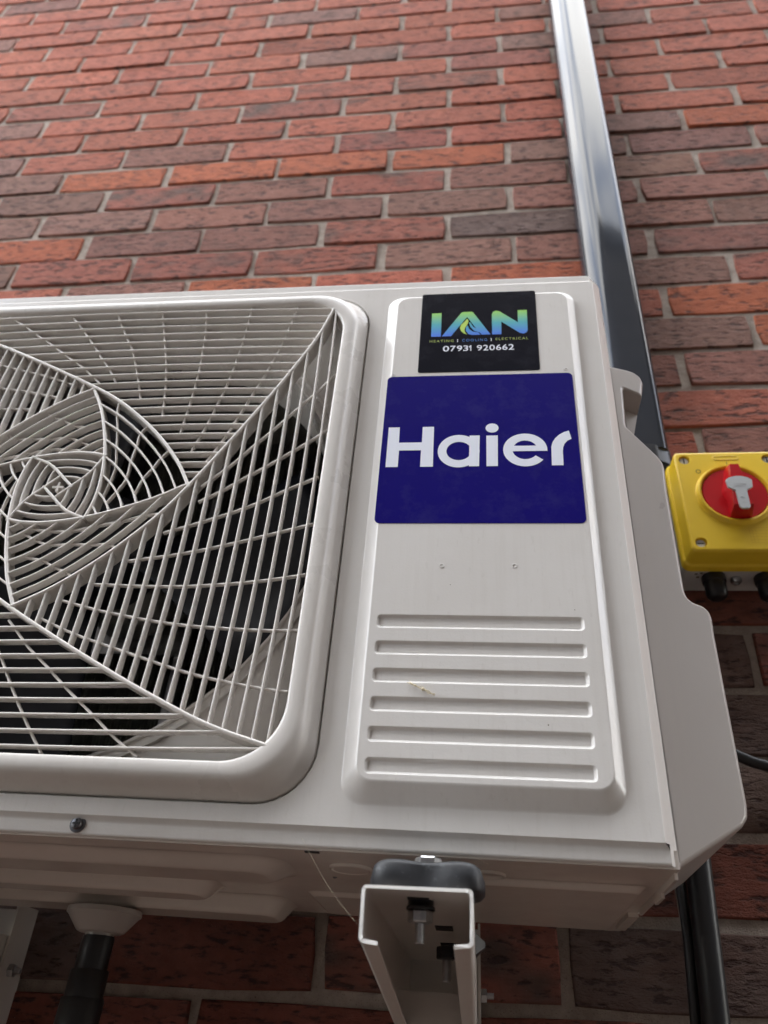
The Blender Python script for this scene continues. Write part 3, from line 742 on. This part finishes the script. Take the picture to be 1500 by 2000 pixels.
# ------------------------------------------------------------------ wall brackets
def hexnut(c, axis, af, h, mt, parent, name='nut', r_in=0):
    r = af / 2 / math.cos(math.pi / 6); mb = MB()
    mb.lathe([(r * .93, 0), (r, .0008), (r, h - .0008), (r * .93, h)], axis, c, 6, True, True); 
    for i in range(len(mb.s)): mb.s[i] = False
    return mb.obj(name, mt, parent)
def threaded(c, axis, r, h, parent, n=9, name='threaded_rod'):
    mb = MB(); pf = []
    for i in range(n * 2 + 1): pf.append((r * (1 if i % 2 else .86), h * i / (2 * n)))
    mb.lathe(pf, axis, c, 14, True, True); return mb.obj(name, M['zinc'], parent)
def bracket(xc, label, full=True):
    b = thing('wall_bracket', label, 'bracket', (xc, 0, -2.2515), (0, UT * .4, 0), 'brackets under the unit')
    hw, hh, t, y0, y1 = .0308, .0285, .0019, -.350, -.012
    lip = .0105
    def sect(y):
        hh = .0285 + .129 * (y + .35)
        o_ = [(-hw + lip, -hh - .0012), (-hw, -hh), (-hw, 0), (hw, 0), (hw, -hh), (hw - lip, -hh - .0010)]
        i_ = [(hw - lip, -hh + t - .0010), (hw - t, -hh + t), (hw - t, -t), (-hw + t, -t), (-hw + t, -hh + t), (-hw + lip, -hh + t - .0012)]
        P = rounded(o_ + i_, [.0007, .0032, .0032, .0032, .0032, .0007, .0007, .0018, .0018, .0018, .0018, .0007], 4)
        return [(x, y, z) for x, z in P]
    a = MB()
    def jit(l, s_): return [(x, y + random.gauss(0, s_), z) for x, y, z in l]
    a.loft([sect(y0 + .0011), sect(y0 + .002), sect(y0 + .1), sect(y1)], True, True)
    arm = a.obj('arm', M['white_steel'], b, sharp=45)
    e_ = MB(); e_.loft([jit([(x, y - .0004, z) for x, y, z in sect(y0)], .0003), [(x, y - .0003, z) for x, y, z in sect(y0 + .0012)]], True, True); 
    e_.obj('arm_rim', M['edge'], b)
    # square holes in the top of the arm, with their upturned rims seen as dark openings from below
    for x, y, w_, d_ in ((-.001, -.318, .0125, .022), (.0095, -.215, .012, .020), (.0095, -.130, .012, .016)):
        hmb = MB(); hmb.box((x - w_ / 2, y - d_ / 2, -t - .0006), (x + w_ / 2, y + d_ / 2, -t + .0002)); hmb.obj('hole', M['dark'], b)
    if full:
        mb = MB(); mb.lathe([(.0075, 0), (.0075, -.003), (.0085, -.0034), (.0085, -.0052), (0, -.0052)], 'z', (0, -.318, -t), 20); mb.obj('washer', M['black'], b)
        hexnut((0, -.318, -t - .0118), 'z', .0125, .0064, M['zinc'], b)
        threaded((0, -.318, -t - .0225), 'z', .0031, .0108, b)
        # strut fixing the arm to the upright
        mb = MB(); mb.box((-hw + t, -.125, -.056), (hw - t, -.119, -.034)); mb.obj('cross_plate', M['white_steel'], b)
        hexnut((.0105, -.185, -t - .016), 'z', .013, .008, M['black'], b)
        threaded((.0105, -.185, -t - .030), 'z', .0035, .014, b)
        cp = MB(); cp.loft([[(hw + .0003, -.262, -.010), (hw + .0003, -.242, -.010), (hw + .0003, -.242, -.022), (hw + .0003, -.262, -.022)], [(hw + .0065, -.254, -.014), (hw + .0065, -.248, -.014), (hw + .0065, -.248, -.017), (hw + .0065, -.254, -.017)]], True, True, smooth=False); cp.obj('bolt_cap', M['black'], b)
    # upright: channel against the wall
    u = MB(); ux_ = hw + .0032
    pr_ = [(-ux_, -.0005), (-ux_, -.040), (-ux_ + .002, -.040), (-ux_ + .002, -.0030), (ux_ - .002, -.0030), (ux_ - .002, -.040), (ux_, -.040), (ux_, -.0005)]
    u.loft([[(x, y, -.62) for x, y in pr_], [(x, y, .026) for x, y in pr_]], True, True, smooth=False); u.obj('upright', M['white_steel'], b)
    for z in (-.0275, -.10):
        hexnut((ux_, -.024, z), 'x', .010, .0052, M['zinc'], b, 'bolt'); threaded((ux_ + .005, -.024, z), 'x', .0026, .0062, b, 5)
    return b
bracket(.5645, 'white steel bracket whose open channel end faces the camera under the unit')
bracket(.1290, 'white steel bracket partly in view below the bottom left of the unit', False)
# --- rubber mount with its bolt
def mount(xc, label, cut=False):
    t_ = thing('rubber_mount', label, 'rubber mount', (xc, -.3135, -2.2515), (0, UT * .4, 0), 'rubber mounts')
    mb = MB(); ls = []
    for i in range(25):
        s_ = -1 + 2 * i / 24; x = s_ * .0338
        e = max(0., 1 - abs(s_) ** 6) ** .5
        top = .0188; top = .0090 + (top - .0090) * e
        top -= .0014 * math.exp(-(s_ / .36) ** 2)
        dep = (.0205 + .0025 * (1 - math.exp(-(s_ / .45) ** 2))) * (.35 + .65 * e)
        waist = .0042 * math.exp(-(s_ / .36) ** 2)
        bot = .0002 + .003 * (1 - e)
        l = []
        for q in range(20):
            an = 2 * math.pi * q / 20; c, s2 = math.cos(an), math.sin(an)
            yy = math.copysign(abs(c) ** .42, c) * dep; zz = math.copysign(abs(s2) ** .42, s2)
            mid = (top + bot) / 2; h2 = (top - bot) / 2
            f = waist * (1 - abs(zz) ** 2) * (1 if c < 0 else .3)
            l.append((x, yy + (f if c < 0 else -f), mid + zz * h2))
        ls.append(l)
    mb.loft(ls, True, True); mb.obj('pad', M['rubber'], t_)
    hexnut((.0, -.004, .0152), 'z', .0140, .0062, M['zinc'], t_, 'bolt_head')
    return t_
mount(.5682, 'black rubber mount with hex bolt on the bracket facing the camera')

# ------------------------------------------------------------------ drain spigot and hose
dr = thing('drain_hose', 'black condensate hose hanging from a beige spigot under the unit', 'hose', (.274, -.095, -2.2390))
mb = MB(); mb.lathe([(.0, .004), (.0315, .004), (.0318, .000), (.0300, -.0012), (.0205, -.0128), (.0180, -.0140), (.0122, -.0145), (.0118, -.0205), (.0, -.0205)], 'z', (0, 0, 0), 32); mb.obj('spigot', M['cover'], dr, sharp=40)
mb = MB(); mb.tube([(0, 0, -.0165), (0, 0, -.018), (-.0006, 0, -.028), (-.001, .0, -.0425)], [.0128, .0134, .0136, .0136], 24); mb.obj('hose_top', M['lag'], dr, sharp=50)
mb = MB(); mb.tube([(-.001, 0, -.0415), (-.001, 0, -.0425), (-.0015, 0, -.062)], [.0150, .0158, .0158], 24); mb.obj('hose_joint', M['lag'], dr, sharp=50)
mb = MB(); mb.tube([(-.0015, 0, -.0615), (-.0015, 0, -.063), (-.004, 0, -.13), (-.01, .02, -.3), (-.01, .06, -.7)], [.0168, .0176, .0176, .0176, .0176], 24); mb.obj('hose_tail', M['lag'], dr, sharp=50)

# ------------------------------------------------------------------ pipe below the right end and the loose cable
pp = thing('insulated_pipe', 'black insulated pipe dropping down the wall beneath the right end of the unit', 'pipe', (.795, -.040, -2.171))
mb = MB(); mb.tube([(.0075, .0, .10), (.003, 0, .04), (0, 0, 0), (-.0035, 0, -.06), (-.0072, 0, -.1208), (-.012, .004, -.30), (-.015, .006, -.9)], .0113, 20); mb.obj('lagging', M['lag'], pp)
mb = MB(); mb.tube([(-.0135, .012, .06), (-.0160, .012, -.06), (-.0205, .012, -.122), (-.025, .012, -.9)], .0048, 10); mb.obj('side_pipe', M['lag'], pp)
cbm = MB(); cbm.tube(smooth_path([(.78, -.050, -2.045), (.81, -.040, -2.052), (.840, -.032, -2.062), (.856, -.029, -2.0685), (.872, -.028, -2.0745), (.90, -.026, -2.078), (.96, -.014, -2.070), (1.02, -.012, -2.03), (1.04, -.011, -1.95), (1.045, -.011, -1.8)], 50), .0055, 12)
tag(cbm.obj('cable', M['lag']), 'thin black cable looping out from behind the right cover across the bricks', 'cable')

# ------------------------------------------------------------------ isolator switch (local origin: centre of the box on the wall)
IT = R(.6)
iso = thing('isolator_switch', 'yellow isolator switch box with red rotary handle on the brick wall', 'switch', (.8915, 0, -1.7955), (0, IT, 0))
hx, hz, D0, D1 = .0610, .0725, -.052, -.0850
mb = MB(); bx_ = [rrect(-hx + .0015 + i, hx - .0015 - i, -hz + .0015 + i, hz - .0015 - i, .007, y, 6) for i, y in ((.003, -.001), (0, -.003), (0, D0 + .001))]
mb.loft(bx_, True, True); mb.obj('back_box', M['grey_box'], iso, sharp=40)
mb = MB()
lw = [(0, D0 + .004, .009), (0, D0 - .004, .009), (.0008, D0 - .0060, .009), (.0020, D0 - .0072, .008), (.0026, D0 - .0085, .007), (.0032, D1 + .0040, .006), (.0038, D1 + .0014, .0055), (.0050, D1 + .0002, .0045), (.0064, D1, .0040)]
ls = [rrect(-hx + i, hx - i, -hz + i, hz - i, r, y, 6) for i, y, r in lw]
mb.loft(ls)
KZ = .0060
def circ(cx, cz, r, y, n=36): return [(cx + r * math.cos(2 * math.pi * k / n), y, cz + r * math.sin(2 * math.pi * k / n)) for k in range(n)]
CH = [(-.0463, .0577), (.0463, .0577), (-.0463, -.0577), (.0463, -.0577)]
RK = .0405
mb.fill([ls[-1], circ(0, KZ, RK + .0012, D1)] + [circ(x, z, .0066, D1, 20) for x, z in CH])
mb.loft([circ(0, KZ, r, y) for r, y in ((RK + .0012, D1), (RK + .0002, D1 - .0010), (RK - .0006, D1 - .0040), (RK - .0016, D1 - .0052), (RK - .0032, D1 - .0050), (RK - .0044, D1 - .0036), (RK - .0050, D1 + .004), (0, D1 + .0042))])
for x, z in CH: mb.loft([circ(x, z, r, y, 20) for r, y in ((.0066, D1), (.0062, D1 + .0006), (.0060, D1 + .0046), (0.0001, D1 + .0048))])
lidy = mb.obj('yellow_lid', M['yellow'], iso, sharp=40)
for i, (x, z) in enumerate(CH):
    s_ = MB(); s_.lathe([(.0052, 0), (.0052, -.0012), (.0046, -.0020), (0, -.0021)], 'y', (x, D1 + .0047, z), 18); o = s_.obj('lid_screw', M['grey_box'], iso, sharp=40)
    s_ = MB(); s_.box((x - (.0036 if i > 1 else .0007), D1 + .0024, z - (.0007 if i > 1 else .0036)), (x + (.0036 if i > 1 else .0007), D1 + .00268, z + (.0007 if i > 1 else .0036))); s_.obj('screw_slot', M['dark'], o)
# embossed plaque, marks and table print
mb = MB(); mb.loft([rrect(-.0145, .0145, .0560, .0630, .0034, D1 - .0001, 6), rrect(-.0140, .0140, .0565, .0625, .0030, D1 - .0006, 6), rrect(-.0132, .0132, .0573, .0617, .0022, D1 - .0006, 6), rrect(-.0128, .0128, .0577, .0613, .0018, D1 - .0002, 6)], False, True); mb.obj('embossed_plaque', M['yellow'], iso)
mb = MB(); mb.add([(-.0004, D1 - .0002, .0495), (.0004, D1 - .0002, .0495), (.0004, D1 - .0002, .0535), (-.0004, D1 - .0002, .0535)], [(0, 1, 2, 3)], False); mb.obj('on_mark', M['print_dark'], iso)
flat('off_mark', [arc(-.0335, .0400, .0028, .0030, 0, 350, 24), arc(-.0335, .0400, .0021, .0023, 0, 350, 24)], D1 - .0002, M['print_dark'], iso)
tb = MB()
for z in (-.0395, -.0430, -.0470, -.0510, -.0550, -.0590): tb.add([(.006, D1 - .0002, z), (.0395, D1 - .0002, z), (.0395, D1 - .0002, z + .0003), (.006, D1 - .0002, z + .0003)], [(0, 1, 2, 3)], False)
for x in (.0060, .0090, .0125, .0300, .0395): tb.add([(x, D1 - .00025, -.0590), (x + .0003, D1 - .00025, -.0590), (x + .0003, D1 - .00025, -.0392), (x, D1 - .00025, -.0392)], [(0, 1, 2, 3)], False)
tb.obj('rating_table', M['emboss'], iso)
# red disc and handle
mb = MB(); mb.lathe([(.0350, D1 + .0040), (.0350, D1 - .0022), (.0343, D1 - .0030), (.0, D1 - .0030)], 'y', (0, 0, KZ), 48); mb.obj('red_disc', M['red'], iso, sharp=40)
hd = MB(); Y0 = D1 - .0030
foot = [(-.0065, .0335), (.0065, .0335), (.0100, .016), (.0145, .000), (.0110, -.016), (.0118, -.0335), (-.0118, -.0335), (-.0110, -.016), (-.0145, .000), (-.0100, .016)]
crest = [(-.0050, .0290), (.0050, .0290), (.0066, .016), (.0082, .000), (.0096, -.014), (.0105, -.0280), (-.0105, -.0280), (-.0096, -.014), (-.0082, .000), (-.0066, .016)]
ft = rounded(foot, .0012, 2); cr = rounded(crest, .0010, 2)
hd.loft([[(x, Y0 + .0005, z + KZ) for x, z in ft], [(x, Y0 - .0010, z + KZ) for x, z in ft], [(x, Y0 - .0160, z + KZ) for x, z in cr], [(x * .93, Y0 - .0170, z * .98 + KZ) for x, z in cr]], False, True)
hd.obj('red_handle', M['red'], iso, sharp=35)
tg = [(-.0120, .0120), (-.0085, .0150), (-.003, .0168), (.003, .0168), (.0085, .0150), (.0120, .0120), (.0112, .0030), (.0060, -.0005), (.0052, -.0005), (.0048, -.0210), (.0030, -.0235), (-.0030, -.0235), (-.0048, -.0210), (-.0052, -.0005), (-.0060, -.0005), (-.0112, .0030)]
tg = [(x * 1.16, z * 1.10 - .0085) for x, z in tg]; Y0 += .0035
tgr = rounded(tg, .0008, 2); tm = MB()
tm.loft([[(x, Y0 - .0203, z + KZ) for x, z in tgr], [(x, Y0 - .0218, z + KZ) for x, z in tgr], [(x * .97, Y0 - .0223, z * .98 + KZ) for x, z in tgr]], True, True)
to = tm.obj('lock_slider', M['tag'], iso, sharp=40)
em = MB()
re_ = random.Random(4)
for z, n0 in ((-.0015, 7), (-.0044, 8)):
    for i in range(n0):
        x = -.0062 + i * .0124 / (n0 - .3); em.box((x, Y0 - .0226, z + KZ), (x + .0009 + re_.random() * .0004, Y0 - .0222, z + KZ + .0012 + re_.random() * .0005))
em.lathe([(.0014, 0), (.0014, -.0004), (.0008, -.0004), (.0008, 0)], 'y', (-.0012, Y0 - .0222, KZ - .0190), 10); em.box((.0006, Y0 - .0226, KZ - .0203), (.0022, Y0 - .0222, KZ - .0180)); em.box((-.0015, Y0 - .0225, KZ - .0266), (.0015, Y0 - .0222, KZ - .0260))
em.obj('slider_relief', M['tag'], to)
# underside: markings, glands, blanking bolt
mk = MB()
for i, (x, y) in enumerate(((-.046, -.042), (-.041, -.0435), (-.036, -.042), (-.031, -.0430), (-.043, -.035), (-.036, -.035))): mk.box((x, y, -hz + .0011), (x + .0032, y + .0028, -hz + .0016))
mk.obj('stamped_marks', M['print_dark'], iso)
def gland(x, y, r):
    mb = MB(); mb.lathe([(r * 1.12, .001), (r * 1.15, -.004), (r * 1.12, -.008), (r * 1.0, -.009), (r, -.022), (r * .9, -.026), (r * .55, -.029), (.0, -.029)], 'z', (x, y, -hz + .0016), 20); o = mb.obj('cable_gland', M['black'], iso, sharp=40); return o
gland(-.0245, -.034, .0115); gland(.0330, -.034, .0125)
mb = MB(); mb.lathe([(.0062, .001), (.0062, -.004), (.0050, -.006), (.0036, -.0062), (.0034, -.004), (0, -.004)], 'z', (.0005, -.030, -hz + .0016), 20); mb.obj('blanking_bolt', M['zinc'], iso, sharp=40)
cw = MB(); cw.tube(smooth_path([(.0330, -.034, -hz - .026), (.034, -.034, -hz - .05), (.042, -.030, -hz - .09), (.060, -.020, -hz - .14), (.09, -.012, -hz - .2), (.10, -.012, -hz - .6)], 30), .0062, 12)
ow_ = cw.obj('supply_cable', M['lag'], iso)
